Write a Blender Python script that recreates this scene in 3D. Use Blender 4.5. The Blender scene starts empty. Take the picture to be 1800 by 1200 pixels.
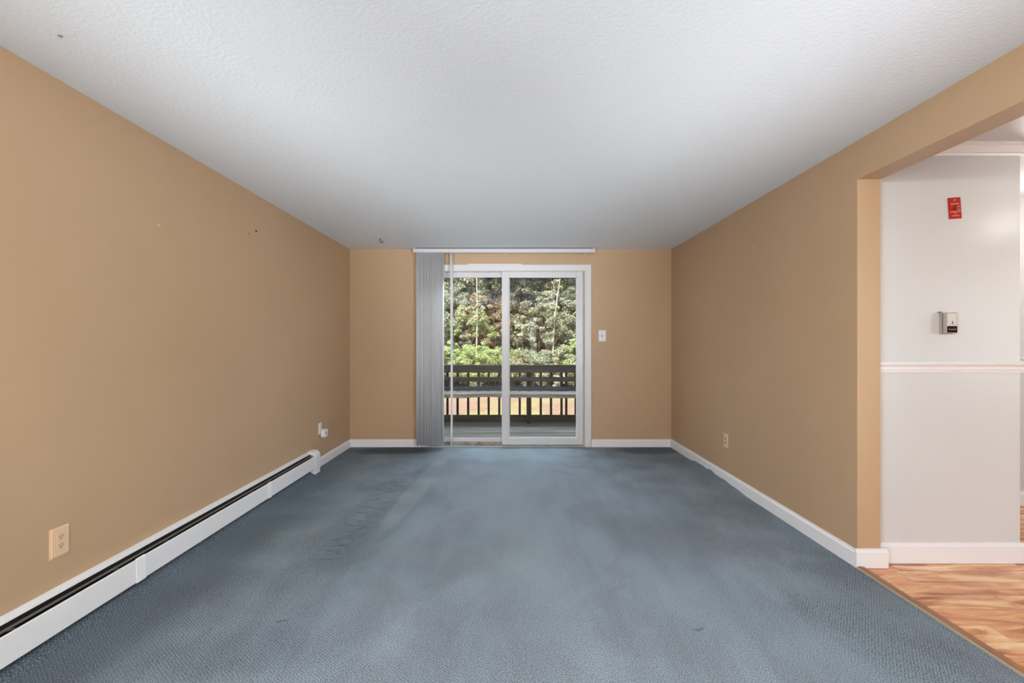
import bpy, bmesh, math, random
import numpy as np
from mathutils import Vector, Matrix, Euler
random.seed(7)
C = bpy.context.scene.collection
SC = bpy.context.scene
PI = math.pi
# ------------------------------------------------------------------ camera, world, sun, exposure
F = 800.0; CX = 898.0; CY = 603.0; CAMZ = 1.26
cam = bpy.data.objects.new('camera', bpy.data.cameras.new('camera')); C.objects.link(cam)
cam.location = (0, 0, CAMZ); cam.rotation_euler = (PI/2, 0, 0)
cam.data.sensor_width = 36; cam.data.lens = 16.0; cam.data.clip_end = 200; cam.data.clip_start = .02
cam.data.shift_x = 2/1800; cam.data.shift_y = 3/1800
SC.camera = cam
SC.view_settings.view_transform = 'Standard'; SC.view_settings.look = 'None'
SC.view_settings.gamma = 1; SC.view_settings.use_curve_mapping = False
SC.view_settings.exposure = 0.12
w = bpy.data.worlds.new('sky'); SC.world = w; w.use_nodes = True
nt = w.node_tree; bg = nt.nodes['Background']
sk = nt.nodes.new('ShaderNodeTexSky'); sk.sky_type = 'NISHITA'; sk.sun_disc = False
sk.sun_elevation = math.radians(42); sk.sun_rotation = math.radians(200); sk.ozone_density = 1.5
hs = nt.nodes.new('ShaderNodeHueSaturation'); hs.inputs['Saturation'].default_value = .55
nt.links.new(sk.outputs[0], hs.inputs['Color']); nt.links.new(hs.outputs[0], bg.inputs[0]); bg.inputs[1].default_value = 0.42
sun = bpy.data.objects.new('sun', bpy.data.lights.new('sun', 'SUN')); C.objects.link(sun)
sun.data.energy = 8.6; sun.data.angle = math.radians(.6); sun.data.color = (1, .95, .86)
el, az = math.radians(40), math.radians(24)          # sun behind the house, a little to the left
sdir = Vector((math.sin(az)*math.cos(el), math.cos(az)*math.cos(el), -math.sin(el)))
sun.rotation_euler = sdir.to_track_quat('-Z', 'Y').to_euler()
def area(name, loc, rot, sx, sy, e, col):
    o = bpy.data.objects.new(name, bpy.data.lights.new(name, 'AREA')); C.objects.link(o)
    o.data.shape = 'RECTANGLE'; o.data.size = sx; o.data.size_y = sy; o.data.energy = e; o.data.color = col
    o.location = loc; o.rotation_euler = rot; return o
# daylight from the dining window, plus added fill lights out of view
def aim(x, y, z): return Vector((x, y, z)).to_track_quat('-Z', 'Y').to_euler()
# (the indoor ones lean up a little to throw light on the ceiling)
area('fill_left_window', (-1.94, -1.2, 1.45), aim(1, 0, .1), 1.35, 1.25, 95, (.90, .96, 1))  # added fill light set in the made-up left window
area('daylight_dining_window', (5.90, 0.2, 1.45), aim(-1, .1, .12), 2.8, 1.4, 26, (.97, .98, 1))
area('fill_right_wall', (1.945, -1.5, 1.45), aim(-1, .1, .04), .5, 1.2, 65, (.97, .98, 1))  # added fill light; the solid wall here has no window
area('fill_beam_left', (-1.87, -.7, .9), aim(.26, 1, .36), .12, 1.0, 5.2, (.90, .96, 1)).data.spread = math.radians(37)  # narrow fill beam added to reach the far ceiling
area('fill_beam_right', (1.87, -.7, .9), aim(-.30, 1, .36), .12, 1.0, 4.1, (.90, .96, 1)).data.spread = math.radians(37)  # matching added fill beam on the right side
area('sky_fill_above_yard', (0, 8.2, 3.8), aim(0, -1, -.8), 5, 2, 200, (.86, .94, 1))  # added area light standing in for open sky
area('fill_beam_opening', (1.87, -.7, 1.1), aim(-.6, 1, .16), .12, 1.0, 15, (.90, .96, 1)).data.spread = math.radians(80)  # wider added fill beam beside the opening

def px(x, y, d): return Vector(((x-CX)/F*d, d, CAMZ-(y-CY)/F*d))
XL, XR, YB, ZC = -1.958, 1.951, 5.536, 2.40
YR = -3.0
YJ = 2.563; XJ = 2.082; YW = 2.618; HEAD = 2.183

# ------------------------------------------------------------------ materials
def lin(r, g, b):
    f = lambda c: (c/255/12.92) if c/255 <= .04045 else ((c/255+.055)/1.055)**2.4
    return (f(r), f(g), f(b), 1)
class Mat:
    def __init__(s, name, col=(.5,.5,.5,1), rough=.5, metal=0, spec=.5):
        s.m = bpy.data.materials.new(name); s.m.use_nodes = True; s.t = s.m.node_tree
        s.b = s.t.nodes['Principled BSDF']; s.out = s.t.nodes['Material Output']
        s.b.inputs['Base Color'].default_value = col; s.b.inputs['Roughness'].default_value = rough
        s.b.inputs['Metallic'].default_value = metal; s.b.inputs['Specular IOR Level'].default_value = spec
        s._co = None
    def n(s, t, **k):
        x = s.t.nodes.new('ShaderNode'+t)
        for a, v in k.items(): setattr(x, a, v)
        return x
    def l(s, a, b): s.t.links.new(a, b)
    def co(s, scale=(1,1,1), kind='Object'):
        if s._co is None: s._co = s.n('TexCoord')
        mp = s.n('Mapping'); mp.inputs['Scale'].default_value = scale
        s.l(s._co.outputs[kind], mp.inputs[0]); return mp.outputs[0]
    def noise(s, vec, scale, detail=3, rough=.5, dist=0):
        x = s.n('TexNoise'); s.l(vec, x.inputs['Vector']); x.inputs['Scale'].default_value = scale
        x.inputs['Detail'].default_value = detail; x.inputs['Roughness'].default_value = rough
        x.inputs['Distortion'].default_value = dist; return x.outputs['Fac']
    def ramp(s, fac, stops):
        r = s.n('ValToRGB'); e = r.color_ramp.elements
        while len(e) < len(stops): e.new(.5)
        for q, (p, c) in zip(e, stops):
            q.position = p; q.color = c if len(c) == 4 else (*c, 1)
        s.l(fac, r.inputs[0]); return r.outputs[0]
    def mix(s, fac, a, b, mode='MIX'):
        x = s.n('Mix', data_type='RGBA', blend_type=mode)
        for sock, v in ((x.inputs[0], fac), (x.inputs[6], a), (x.inputs[7], b)):
            if hasattr(v, 'is_linked') or isinstance(v, bpy.types.NodeSocket): s.l(v, sock)
            else: sock.default_value = v
        return x.outputs[2]
    def math(s, op, a, b=None, c=None, clamp=False):
        x = s.n('Math', operation=op); x.use_clamp = clamp
        for i, v in enumerate((a, b, c)):
            if v is None: continue
            if isinstance(v, bpy.types.NodeSocket): s.l(v, x.inputs[i])
            else: x.inputs[i].default_value = v
        return x.outputs[0]
    def bump(s, h, strength=.3, dist=.002, chain=None):
        x = s.n('Bump'); x.inputs['Strength'].default_value = strength; x.inputs['Distance'].default_value = dist
        s.l(h, x.inputs['Height'])
        if chain is not None: s.l(chain, x.inputs['Normal'])
        s.l(x.outputs[0], s.b.inputs['Normal']); return x.outputs[0]
    def color(s, sock): s.l(sock, s.b.inputs['Base Color'])
def g(v): return (v, v, v, 1)

def m_paint(name, col, rough=.4, bump=.12, spec=.4):
    m = Mat(name, col, rough, spec=spec); v = m.co()
    c2 = tuple(x*.94 for x in col[:3])+(1,)
    m.color(m.mix(m.ramp(m.noise(v, .9, 4), [(.35, g(0)), (.65, g(1))]), col, c2))
    m.bump(m.noise(v, 160, 3), bump, .0015); return m
TAN = (.53, .362, .222, 1)
tan = m_paint('tan_wall_paint', TAN, .42)
white_wall = m_paint('white_satin_wall_paint', (.675, .685, .695, 1), .28, .08, .5)
ceil_m = Mat('textured_ceiling_paint', (.80, .835, .87, 1), .8, spec=.2); v = ceil_m.co()
h = ceil_m.math('ADD', ceil_m.ramp(ceil_m.noise(v, 55, 3, .6), [(.42, g(0)), (.62, g(1))]), ceil_m.math('MULTIPLY', ceil_m.noise(v, 180, 2), .5))
ceil_m.bump(h, .2, .0025)
white_trim = Mat('white_trim_paint', (.86, .86, .88, 1), .32); v = white_trim.co()
white_trim.bump(white_trim.noise(v, 25, 3), .05, .002)
casing_m = Mat('door_casing_paint', (.70, .71, .73, 1), .35)
vinyl = Mat('white_vinyl', (.66, .66, .69, 1), .3)
heat_w = Mat('white_heater_enamel', (.84, .85, .87, 1), .35); v = heat_w.co()
heat_w.color(heat_w.mix(heat_w.ramp(heat_w.noise(v, 30, 5, .7), [(.72, g(0)), (.78, g(1))]), (.84,.85,.87,1), (.45,.44,.43,1)))
splice_m = Mat('bright_splice_enamel', (.92, .94, .95, 1), .3)
dark_metal_shade = Mat('dark_metal_and_shade', (.012, .012, .013, 1), .5)  # dark fins; also stands in for shade in gaps
grey_metal = Mat('grey_damper_metal', (.22, .215, .20, 1), .35, .7)
blind_m = Mat('pale_vinyl_vane', (.88, .88, .91, 1), .45)
blind_m.b.inputs['Transmission Weight'].default_value = 0
rail_m = Mat('white_headrail', (.62, .62, .65, 1), .35)
cream = Mat('cream_plastic', (.72, .62, .46, 1), .4)
ivory = Mat('ivory_plastic', (.80, .56, .37, 1), .35)
ivory_dim = Mat('ivory_receptacle', (.74, .50, .32, 1), .4)
white_pl = Mat('white_plastic', (.80, .80, .80, 1), .35)
black = Mat('black_plastic', (.01, .01, .01, 1), .4)
slot_m = Mat('slot_dark', (.05, .035, .025, 1), .6)
rubber = Mat('black_gasket', (.02, .02, .02, 1), .6)
track = Mat('grimy_beige_track', (.36, .31, .24, 1), .6); v = track.co((1, 1, 1))
track.color(track.mix(track.ramp(track.noise(v, 9, 5, .7), [(.45, g(0)), (.68, g(1))]), (.42,.37,.30,1), (.13,.10,.07,1)))
alum = Mat('aluminium_sill', (.45, .50, .54, 1), .35, .6)
glass = Mat('clear_glass')
t_ = glass.t; t_.nodes.remove(glass.b)
lw = glass.n('LayerWeight'); lw.inputs[0].default_value = .5
f5 = glass.math('POWER', lw.outputs['Facing'], 4.0); fr = glass.math('MULTIPLY_ADD', f5, .9, .03, clamp=True)
tr = glass.n('BsdfTransparent'); tr.inputs[0].default_value = (.97, .985, .98, 1)
gl = glass.n('BsdfGlossy'); gl.inputs['Roughness'].default_value = .0
mx = glass.n('MixShader'); glass.l(fr, mx.inputs[0]); glass.l(tr.outputs[0], mx.inputs[1]); glass.l(gl.outputs[0], mx.inputs[2]); glass.l(mx.outputs[0], glass.out.inputs[0])

# carpet: blue-grey loop pile, worn and soiled
carpet = Mat('blue_grey_loop_carpet', rough=.95, spec=.15); v = carpet.co()
def blob(m, cx, cy, rx, ry, rot=0, edge=.6, warp=.5, wscale=3):
    """soft patch mask around (cx,cy) in floor metres"""
    mp = m.n('Mapping'); mp.vector_type = 'TEXTURE'
    mp.inputs['Location'].default_value = (cx, cy, 0); mp.inputs['Rotation'].default_value = (0, 0, rot); mp.inputs['Scale'].default_value = (rx, ry, 1)
    nz = m.n('TexNoise'); nz.inputs['Scale'].default_value = wscale; nz.inputs['Detail'].default_value = 4; m.l(m.co(), nz.inputs['Vector'])
    vm = m.n('VectorMath', operation='MULTIPLY_ADD'); m.l(nz.outputs['Color'], vm.inputs[0]); vm.inputs[1].default_value = (warp*rx, warp*ry, 0); m.l(m.co(), vm.inputs[2])
    v2 = m.n('VectorMath', operation='SUBTRACT'); m.l(vm.outputs[0], v2.inputs[0]); v2.inputs[1].default_value = (warp*rx*.5, warp*ry*.5, 0)
    m.l(v2.outputs[0], mp.inputs[0])
    sep = m.n('SeparateXYZ'); m.l(mp.outputs[0], sep.inputs[0])
    d = m.math('SQRT', m.math('ADD', m.math('POWER', sep.outputs[0], 2.), m.math('POWER', sep.outputs[1], 2.)))
    mr = m.n('MapRange'); mr.interpolation_type = 'SMOOTHSTEP'; m.l(d, mr.inputs[0]); mr.inputs[1].default_value = 1.0; mr.inputs[2].default_value = edge*.75
    return mr.outputs[0]
base = carpet.mix(carpet.ramp(carpet.noise(carpet.co((1, .45, 1)), 1.3, 4, .6), [(.25, g(0)), (.75, g(1))]), (0.34, 0.44, 0.53, 1), (0.45, 0.56, 0.65, 1))
base = carpet.mix(carpet.math('MULTIPLY', carpet.ramp(carpet.noise(carpet.co((1, .6, 1)), 2.6, 5, .65, .6), [(.46, g(0)), (.62, g(1))]), .45), base, (0.271, 0.287, 0.333, 1))
base = carpet.mix(carpet.math('MULTIPLY', carpet.ramp(carpet.noise(carpet.co((3.2, .4, 1)), 1.6, 4, .6, .4), [(.45, g(0)), (.65, g(1))]), .3), base, (.22, .27, .33, 1))
# traffic, soil, and painted daylight and shade (each patch has its own outline)
for (cx_, cy_, rx, ry, rot, amt, col) in [
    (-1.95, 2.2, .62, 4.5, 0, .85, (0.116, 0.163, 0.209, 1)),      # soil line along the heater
    (-1.15, 3.2, .65, 2.6, -.05, 0.24, (0.171, 0.232, 0.295, 1)),
    (-1.36, 5.36, .66, .25, .04, .97, (0.054, 0.078, 0.096, 1)),    # dark wedge left of the door, shade painted in with soil
    (1.66, 5.38, .60, .26, 0, .9, (0.085, 0.124, 0.155, 1)),       # dark corner right of the door, shade and soil painted together
    (1.95, 3.9, .34, 2.4, 0, 0.31, (0.155, 0.202, 0.240, 1)),
    (.05, 4.2, .45, 3.0, .03, 0.51, (0.403, 0.496, 0.558, 1)),         # paler walked path from the door, with daylight painted in
    (-.55, 4.4, .30, 1.4, .30, 0.48, (0.403, 0.480, 0.535, 1)),
    (.05, 5.25, 1.05, .55, 0, .62, (0.52, 0.66, 0.74, 1)),  # skylight at the door painted into the carpet colour
    (.95, 2.95, .42, .60, .7, .32, (0.194, 0.202, 0.240, 1)),
    (.62, 3.35, .30, .35, .3, 0.20, (0.217, 0.225, 0.256, 1)),
    (-.35, 2.75, .45, .5, 0, .24, (0.202, 0.209, 0.240, 1)),
    (-.05, 2.0, .5, .5, 0, 0.20, (0.202, 0.209, 0.248, 1)),
    (1.35, 2.9, .4, .2, -.2, 0.24, (0.372, 0.426, 0.465, 1)),
    (.5, 1.7, .9, .35, .1, 0.17, (0.357, 0.411, 0.457, 1)),
    (-1.1, 1.85, .5, .22, .2, 0.24, (0.139, 0.186, 0.232, 1)),
    (-.95, 3.05, .22, .9, -.12, 0.34, (0.139, 0.186, 0.232, 1)),
    ]:
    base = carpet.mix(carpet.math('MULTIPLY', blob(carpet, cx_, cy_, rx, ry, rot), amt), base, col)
crease = carpet.ramp(carpet.noise(carpet.co((7, 30, 1)), 1.4, 5, .7, 1.0), [(.52, g(0)), (.62, g(1))])
base = carpet.mix(carpet.math('MULTIPLY', carpet.math('MULTIPLY', blob(carpet, -1.06, 3.45, .17, 1.35, -.03, .5, .8, 5), crease), .75), base, (.06, .09, .11, 1))
base = carpet.mix(carpet.math('MULTIPLY', blob(carpet, -.80, 4.0, .11, 1.3, -.06, .8, .5), .5), base, (.50, .60, .66, 1))
# small dents and scuffs where furniture stood
for (sx, sy) in [(px(495,1091,1),0),(px(1227,1106,1),0),(px(628,930,1),0)]:
    tt = CAMZ/(CAMZ-sx.z); cxx, cyy = sx.x*tt, tt
    base = carpet.mix(carpet.math('MULTIPLY', blob(carpet, cxx, cyy, .032, .012, .3, .7, 2.2, 30), .5), base, (0.054, 0.078, 0.101, 1))
# loop pattern
vv = carpet.n('TexVoronoi'); vv.inputs['Scale'].default_value = 1; vv.inputs['Randomness'].default_value = .28
mp = carpet.n('Mapping'); mp.inputs['Rotation'].default_value = (0, 0, math.radians(38)); mp.inputs['Scale'].default_value = (92, 92, 1)
carpet.l(carpet._co.outputs['Object'], mp.inputs[0]); carpet.l(mp.outputs[0], vv.inputs['Vector'])
loop = carpet.ramp(vv.outputs['Distance'], [(.25, g(1)), (.75, g(0))])
fine = carpet.noise(v, 230, 4, .75)
patch = carpet.ramp(carpet.noise(v, 2.2, 2), [(.4, g(.35)), (.6, g(1))])
worn = blob(carpet, .20, 2.2, 1.35, 3.2, 0, .9, .5, 2)
keep = carpet.math('MULTIPLY_ADD', worn, -.72, 1.0)
lo = carpet.math('MULTIPLY', carpet.math('MULTIPLY', carpet.math('SUBTRACT', 1.0, loop), patch), keep)
base = carpet.mix(carpet.math('MULTIPLY', lo, .9), base, (0.054, 0.070, 0.085, 1))
base = carpet.mix(carpet.ramp(fine, [(.38, g(.95)), (.52, g(0))]), base, (.06, .08, .10, 1))
base = carpet.mix(carpet.ramp(fine, [(.52, g(0)), (.66, g(.6))]), base, (.62, .70, .76, 1))
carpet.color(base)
nb = carpet.bump(carpet.noise(v, 5, 4, .6, .5), .25, .02)
carpet.bump(carpet.math('ADD', carpet.math('MULTIPLY', loop, .8), fine), .8, .006, nb)

# laminate: orange-brown planks running across the opening
lam = Mat('orange_brown_laminate', rough=.22, spec=.5); v = lam.co()
br = lam.n('TexBrick'); lam.l(v, br.inputs['Vector']); br.offset = .63; br.offset_frequency = 2; br.squash = .8; br.squash_frequency = 3
for k_, val in (('Scale', 1), ('Mortar Size', .0012), ('Brick Width', .9), ('Row Height', .12), ('Bias', 0)): br.inputs[k_].default_value = val
br.inputs['Color1'].default_value = g(0); br.inputs['Color2'].default_value = g(1); br.inputs['Mortar'].default_value = g(.5)
sep = lam.n('SeparateColor'); lam.l(br.outputs['Color'], sep.inputs[0]); rnd = sep.outputs[0]
comb = lam.n('CombineXYZ'); lam.l(lam.math('MULTIPLY', rnd, 13), comb.inputs[2])
va = lam.n('VectorMath', operation='ADD'); lam.l(lam.co((1.3, 7, 1)), va.inputs[0]); lam.l(comb.outputs[0], va.inputs[1])
grain = lam.noise(va.outputs[0], 1.6, 6, .62, 1.3)
col = lam.ramp(grain, [(.33, lin(128, 68, 42)), (.43, lin(196, 122, 76)), (.52, lin(232, 168, 112)), (.66, lin(254, 222, 176))])
col = lam.mix(lam.math('MULTIPLY', rnd, .3), col, lin(236, 164, 112))
va2 = lam.n('VectorMath', operation='ADD'); lam.l(lam.co((5, 60, 1)), va2.inputs[0]); lam.l(comb.outputs[0], va2.inputs[1])
col = lam.mix(lam.ramp(lam.noise(va2.outputs[0], 1.5, 5, .7), [(.56, g(0)), (.75, g(.55))]), col, lin(110, 60, 38))
col = lam.mix(lam.math('MULTIPLY', br.outputs['Fac'], .5), col, lin(90, 48, 28))
lam.color(col)
oak = Mat('wood_reducer', rough=.4); v = oak.co((12, 1.2, 12))
oak.color(oak.ramp(oak.noise(v, 3, 5, .6, .5), [(.3, lin(132, 82, 48)), (.7, lin(176, 120, 76))]))
pale_strip = Mat('pale_strip_edge', (.42, .36, .28, 1), .45)
red = Mat('red_plate', (.45, .010, .005, 1), .5, spec=.25)
redtxt = Mat('pink_white_print', (.85, .52, .42, 1), .5)
stat_m = Mat('thermostat_beige', (.42, .385, .35, 1), .45)
stat_f = Mat('thermostat_face', (.66, .63, .60, 1), .4)
stat_d = Mat('thermostat_label', (.02, .004, .004, 1), .7, spec=.15)
stat_t = Mat('thermostat_print', (.55, .45, .43, 1), .5)
stat_b = Mat('thermostat_slot', (.14, .08, .06, 1), .5)
lampm = Mat('lamp_diffuser', (1,1,1,1)); lampm.b.inputs['Emission Color'].default_value = (1, .95, .86, 1); lampm.b.inputs['Emission Strength'].default_value = 3
# weathered deck wood
def m_wood(name, dark, light, blue, axis='x', moss=0):
    m = Mat(name, rough=.85, spec=.2)
    sc = {'x': (1.2, 22, 22), 'z': (22, 22, 1.2), 'y': (22, 1.2, 22)}[axis]
    v = m.co(sc); c = m.ramp(m.noise(v, 1.6, 6, .7, .6), [(.3, dark), (.7, light)])
    c = m.mix(m.ramp(m.noise(m.co(tuple(q*.6 for q in sc)), 1.3, 4, .6), [(.52, g(0)), (.72, g(.8))]), c, blue)
    if moss: c = m.mix(m.ramp(m.noise(m.co((3, 3, 9)), 3, 5, .7), [(.42, g(0)), (.6, g(moss))]), c, (.11, .10, .045, 1))
    m.color(c); m.bump(m.noise(v, 3, 5, .7), .6, .004); return m
wood_deck = m_wood('weathered_deck_boards', (0.071, 0.067, 0.054, 1), (0.255, 0.235, 0.194, 1), (0.265, 0.293, 0.320, 1), 'x', .15)
wood_rail = m_wood('weathered_blue_grey_rail', (0.022, 0.021, 0.025, 1), (0.095, 0.088, 0.097, 1), (0.095, 0.100, 0.145, 1))
wood_bal = m_wood('dark_weathered_baluster', (0.019, 0.013, 0.009, 1), (0.082, 0.056, 0.036, 1), (0.076, 0.059, 0.044, 1), 'z')
wood_seat = m_wood('peeling_grey_bench_board', (0.102, 0.093, 0.076, 1), (0.388, 0.362, 0.311, 1), (0.561, 0.538, 0.471, 1))
wood_moss = m_wood('mossy_toe_board', (0.031, 0.024, 0.013, 1), (0.133, 0.108, 0.059, 1), (0.163, 0.137, 0.084, 1), 'x', .6)
# yard
lawn = Mat('dry_pink_tan_grass', rough=.95, spec=.1); v = lawn.co()
c = lawn.ramp(lawn.noise(v, 9, 6, .75), [(.3, lin(128, 104, 84)), (.5, lin(162, 132, 112)), (.7, lin(180, 154, 142))])
c = lawn.mix(lawn.ramp(lawn.noise(v, .55, 4, .6), [(.47, g(0)), (.62, g(.55))]), c, lin(170, 168, 100)); lawn.color(c)
lawn.bump(lawn.noise(v, 30, 4), .8, .05)
litter = Mat('brown_leaf_litter', rough=.95, spec=.1); v = litter.co()
litter.color(litter.ramp(litter.noise(v, 5, 6, .75), [(.35, (.02, .015, .01, 1)), (.5, (.06, .042, .03, 1)), (.62, (.05, .06, .025, 1)), (.75, (.20, .15, .12, 1))]))
siding = Mat('pale_siding', (.6, .6, .58, 1), .7)
roof_m = Mat('roof_shingles', (.08, .08, .085, 1), .9)
def m_leaf(name, cols, trans=.28):
    m = Mat(name, rough=.55, spec=.35)
    ge = m.n('NewGeometry'); n = len(cols)
    c = m.ramp(ge.outputs['Random Per Island'], [((i+.0)/n, q) for i, q in enumerate(cols)])
    m.color(c)
    tl = m.n('BsdfTranslucent'); m.l(c, tl.inputs[0]); mx = m.n('MixShader'); mx.inputs[0].default_value = trans
    m.l(m.b.outputs[0], mx.inputs[1]); m.l(tl.outputs[0], mx.inputs[2]); m.l(mx.outputs[0], m.out.inputs[0]); return m
L_bright = m_leaf('bright_yellow_green_leaves', [lin(140,160,92), lin(182,196,130), lin(104,128,70), lin(214,218,174), lin(160,180,112)])
L_mid = m_leaf('mid_green_leaves', [lin(104,128,84), lin(150,166,120), lin(186,194,158), lin(70,90,58), lin(214,216,192), lin(150,128,112), lin(190,184,170)])
L_dark = m_leaf('dark_green_leaves', [lin(60,78,54), lin(108,124,90), lin(40,54,40), lin(160,170,136), lin(190,190,170), lin(120,98,84)])
L_blue = m_leaf('blue_green_leaves', [lin(104,130,98), lin(146,166,132), lin(78,100,76), lin(196,206,178), lin(160,150,128)])
L_rust = m_leaf('rusty_pink_leaves', [lin(172,140,118), lin(206,168,146), lin(134,150,92), lin(196,186,150), lin(120,84,66)])
bark_p = Mat('pale_bark', rough=.9, spec=.1); v = bark_p.co((8, 8, 2))
bark_p.color(bark_p.ramp(bark_p.noise(v, 2, 5, .7), [(.35, lin(112,100,88)), (.7, lin(216,206,192))]))
bark_d = Mat('dark_bark', rough=.95, spec=.1); v = bark_d.co((8, 8, 2))
bark_d.color(bark_d.ramp(bark_d.noise(v, 2, 5, .7), [(.3, lin(50,36,30)), (.7, lin(112,84,70))]))

# ------------------------------------------------------------------ mesh helpers
def box(bm, x0, x1, y0, y1, z0, z1):
    q = [bm.verts.new(p) for p in ((x0,y0,z0),(x1,y0,z0),(x1,y1,z0),(x0,y1,z0),(x0,y0,z1),(x1,y0,z1),(x1,y1,z1),(x0,y1,z1))]
    for f in ((0,3,2,1),(4,5,6,7),(0,1,5,4),(1,2,6,5),(2,3,7,6),(3,0,4,7)): bm.faces.new([q[i] for i in f])
    return q
def prism(bm, prof, a, b, axis='y'):
    """extrude a closed 2-D profile between a and b. axis y: profile (x,z); x: (y,z); z: (x,y)"""
    def P(u, v_, t): return {'y': (u, t, v_), 'x': (t, u, v_), 'z': (u, v_, t)}[axis]
    A = [bm.verts.new(P(u, v_, a)) for u, v_ in prof]; B = [bm.verts.new(P(u, v_, b)) for u, v_ in prof]
    n = len(prof)
    for i in range(n): bm.faces.new((A[i], A[(i+1) % n], B[(i+1) % n], B[i]))
    bm.faces.new(A[::-1]); bm.faces.new(B)
def tube(bm, pts, rad, n=8):
    rings = []
    pts = [Vector(p) for p in pts]
    for i, p in enumerate(pts):
        t = (pts[min(i+1, len(pts)-1)]-pts[max(i-1, 0)]).normalized()
        a = t.orthogonal().normalized() if i == 0 else (rings_a - t*rings_a.dot(t)).normalized()
        rings_a = a; b = t.cross(a); r = rad[i] if isinstance(rad, (list, tuple)) else rad
        rings.append([bm.verts.new(p+(a*math.cos(2*PI*k/n)+b*math.sin(2*PI*k/n))*r) for k in range(n)])
    for i in range(len(rings)-1):
        for k in range(n): bm.faces.new((rings[i][k], rings[i][(k+1) % n], rings[i+1][(k+1) % n], rings[i+1][k]))
    bm.faces.new(rings[0][::-1]); bm.faces.new(rings[-1])
def disc(bm, c, r, h, n=24, axis='y', sq=1.0):
    """short cylinder, centre of the base c, along +axis by h"""
    c = Vector(c); rr = []
    for t, s in ((0, 1), (1, 1)):
        rr.append([])
        for k in range(n):
            u, v_ = math.cos(2*PI*k/n)*r, math.sin(2*PI*k/n)*r*sq
            d = {'y': (u, h*t, v_), 'x': (h*t, u, v_), 'z': (u, v_, h*t)}[axis]
            rr[t].append(bm.verts.new(c+Vector(d)))
    for k in range(n): bm.faces.new((rr[0][k], rr[0][(k+1) % n], rr[1][(k+1) % n], rr[1][k]))
    bm.faces.new(rr[0][::-1]); bm.faces.new(rr[1])
def obj(name, bm, m, parent=None, bevel=0, smooth=False, seg=2):
    bmesh.ops.recalc_face_normals(bm, faces=bm.faces[:])
    me = bpy.data.meshes.new(name); bm.to_mesh(me); bm.free()
    me.materials.append(m.m if isinstance(m, Mat) else m)
    if smooth:
        for p in me.polygons: p.use_smooth = True
    o = bpy.data.objects.new(name, me); C.objects.link(o)
    if parent: o.parent = parent
    if bevel:
        md = o.modifiers.new('bevel', 'BEVEL'); md.width = bevel; md.segments = seg; md.limit_method = 'ANGLE'
    return o
def B(name, dims, m, parent=None, bevel=0):
    bm = bmesh.new()
    for d in (dims if isinstance(dims[0], (tuple, list)) else [dims]): box(bm, *d)
    return obj(name, bm, m, parent, bevel)
def struct(o): o['kind'] = 'structure'; return o
def tag(o, label, cat, group=None):
    o['label'] = label; o['category'] = cat
    if group: o['group'] = group
    return o
def thing(name, label, cat, loc=(0,0,0), group=None):
    o = bpy.data.objects.new(name, None); C.objects.link(o); o.location = loc; o.empty_display_size = .05
    return tag(o, label, cat, group)
def text(name, s, size, m, parent, loc, rot, width=None):
    cu = bpy.data.curves.new(name, 'FONT'); cu.body = s; cu.size = size; cu.align_x = 'CENTER'; cu.align_y = 'CENTER'; cu.extrude = .0003
    t = bpy.data.objects.new('tmp', cu); C.objects.link(t)
    bpy.context.view_layer.update(); dg = bpy.context.evaluated_depsgraph_get()
    me = bpy.data.meshes.new_from_object(t.evaluated_get(dg)); bpy.data.objects.remove(t)
    me.materials.append(m.m); o = bpy.data.objects.new(name, me); C.objects.link(o); o.parent = parent
    o.location = loc; o.rotation_euler = rot
    if width: k = width/max(1e-6, max(q.co.x for q in me.vertices)-min(q.co.x for q in me.vertices)); o.scale = (k, 1, 1)
    return o

# ------------------------------------------------------------------ the setting
# carpet with ripples along the right wall
bm = bmesh.new(); xs = np.concatenate([np.array([XL, -1.925, -1.912, -1.90, -1.88, -1.85]), np.linspace(-1.7, 1.3, 11), np.linspace(1.36, 1.938, 24)]); ys = np.concatenate([np.linspace(YR, 3.4, 14), np.linspace(3.46, YB, 70)])
def lift(x, y):
    if x < -1.86 and y < 4.36: return .034*min(1, max(0, (-1.865-x)/.045))
    if x < 1.36: return 0
    e = max(0, 1-(1.938-x)/.22)**1.6
    s = 0
    for yc, wd, hh in ((4.78, .09, .020), (4.60, .13, .026), (4.40, .08, .034), (4.26, .07, .014), (4.12, .10, .022), (3.92, .12, .012)): s += hh*math.exp(-((y-yc)/wd)**2)
    return s*e
grid = [[bm.verts.new((x, y, lift(x, y))) for x in xs] for y in ys]
for i in range(len(ys)-1):
    for j in range(len(xs)-1): bm.faces.new((grid[i][j], grid[i][j+1], grid[i+1][j+1], grid[i+1][j]))
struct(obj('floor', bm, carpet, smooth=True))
struct(B('floor_dining', (1.94, 6.0, YR, 3.55, -.05, -.002), lam))
struct(B('floor_slab', (-2.1, 6.1, -3.1, 5.66, -.30, -.055), siding))
struct(B('ceiling', (XL-.12, XR+.13, YR-.1, YB+.12, ZC, ZC+.12), ceil_m))
struct(B('ceiling_dining', (XR+.131, 6.1, YR-.1, 3.66, ZC, ZC+.12), white_wall))
# left wall with an added window behind the camera
struct(B('wall_left', [(XL-.12, XL, YR-.1, -2.15, 0, ZC), (XL-.12, XL, -.45, YB, 0, ZC), (XL-.12, XL, -2.15, -.45, 0, .78), (XL-.12, XL, -2.15, -.45, 2.12, ZC)], tan))
# back wall with the patio door opening
DX0, DX1, DZ1 = (752-CX)/F*YB, (1026.5-CX)/F*YB, CAMZ-(474-CY)/F*YB
struct(B('wall_back', [(XL-.12, DX0, YB, YB+.12, 0, ZC), (DX1, XR+.13, YB, YB+.12, 0, ZC), (DX0, DX1, YB, YB+.12, DZ1, ZC)], tan))
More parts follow.
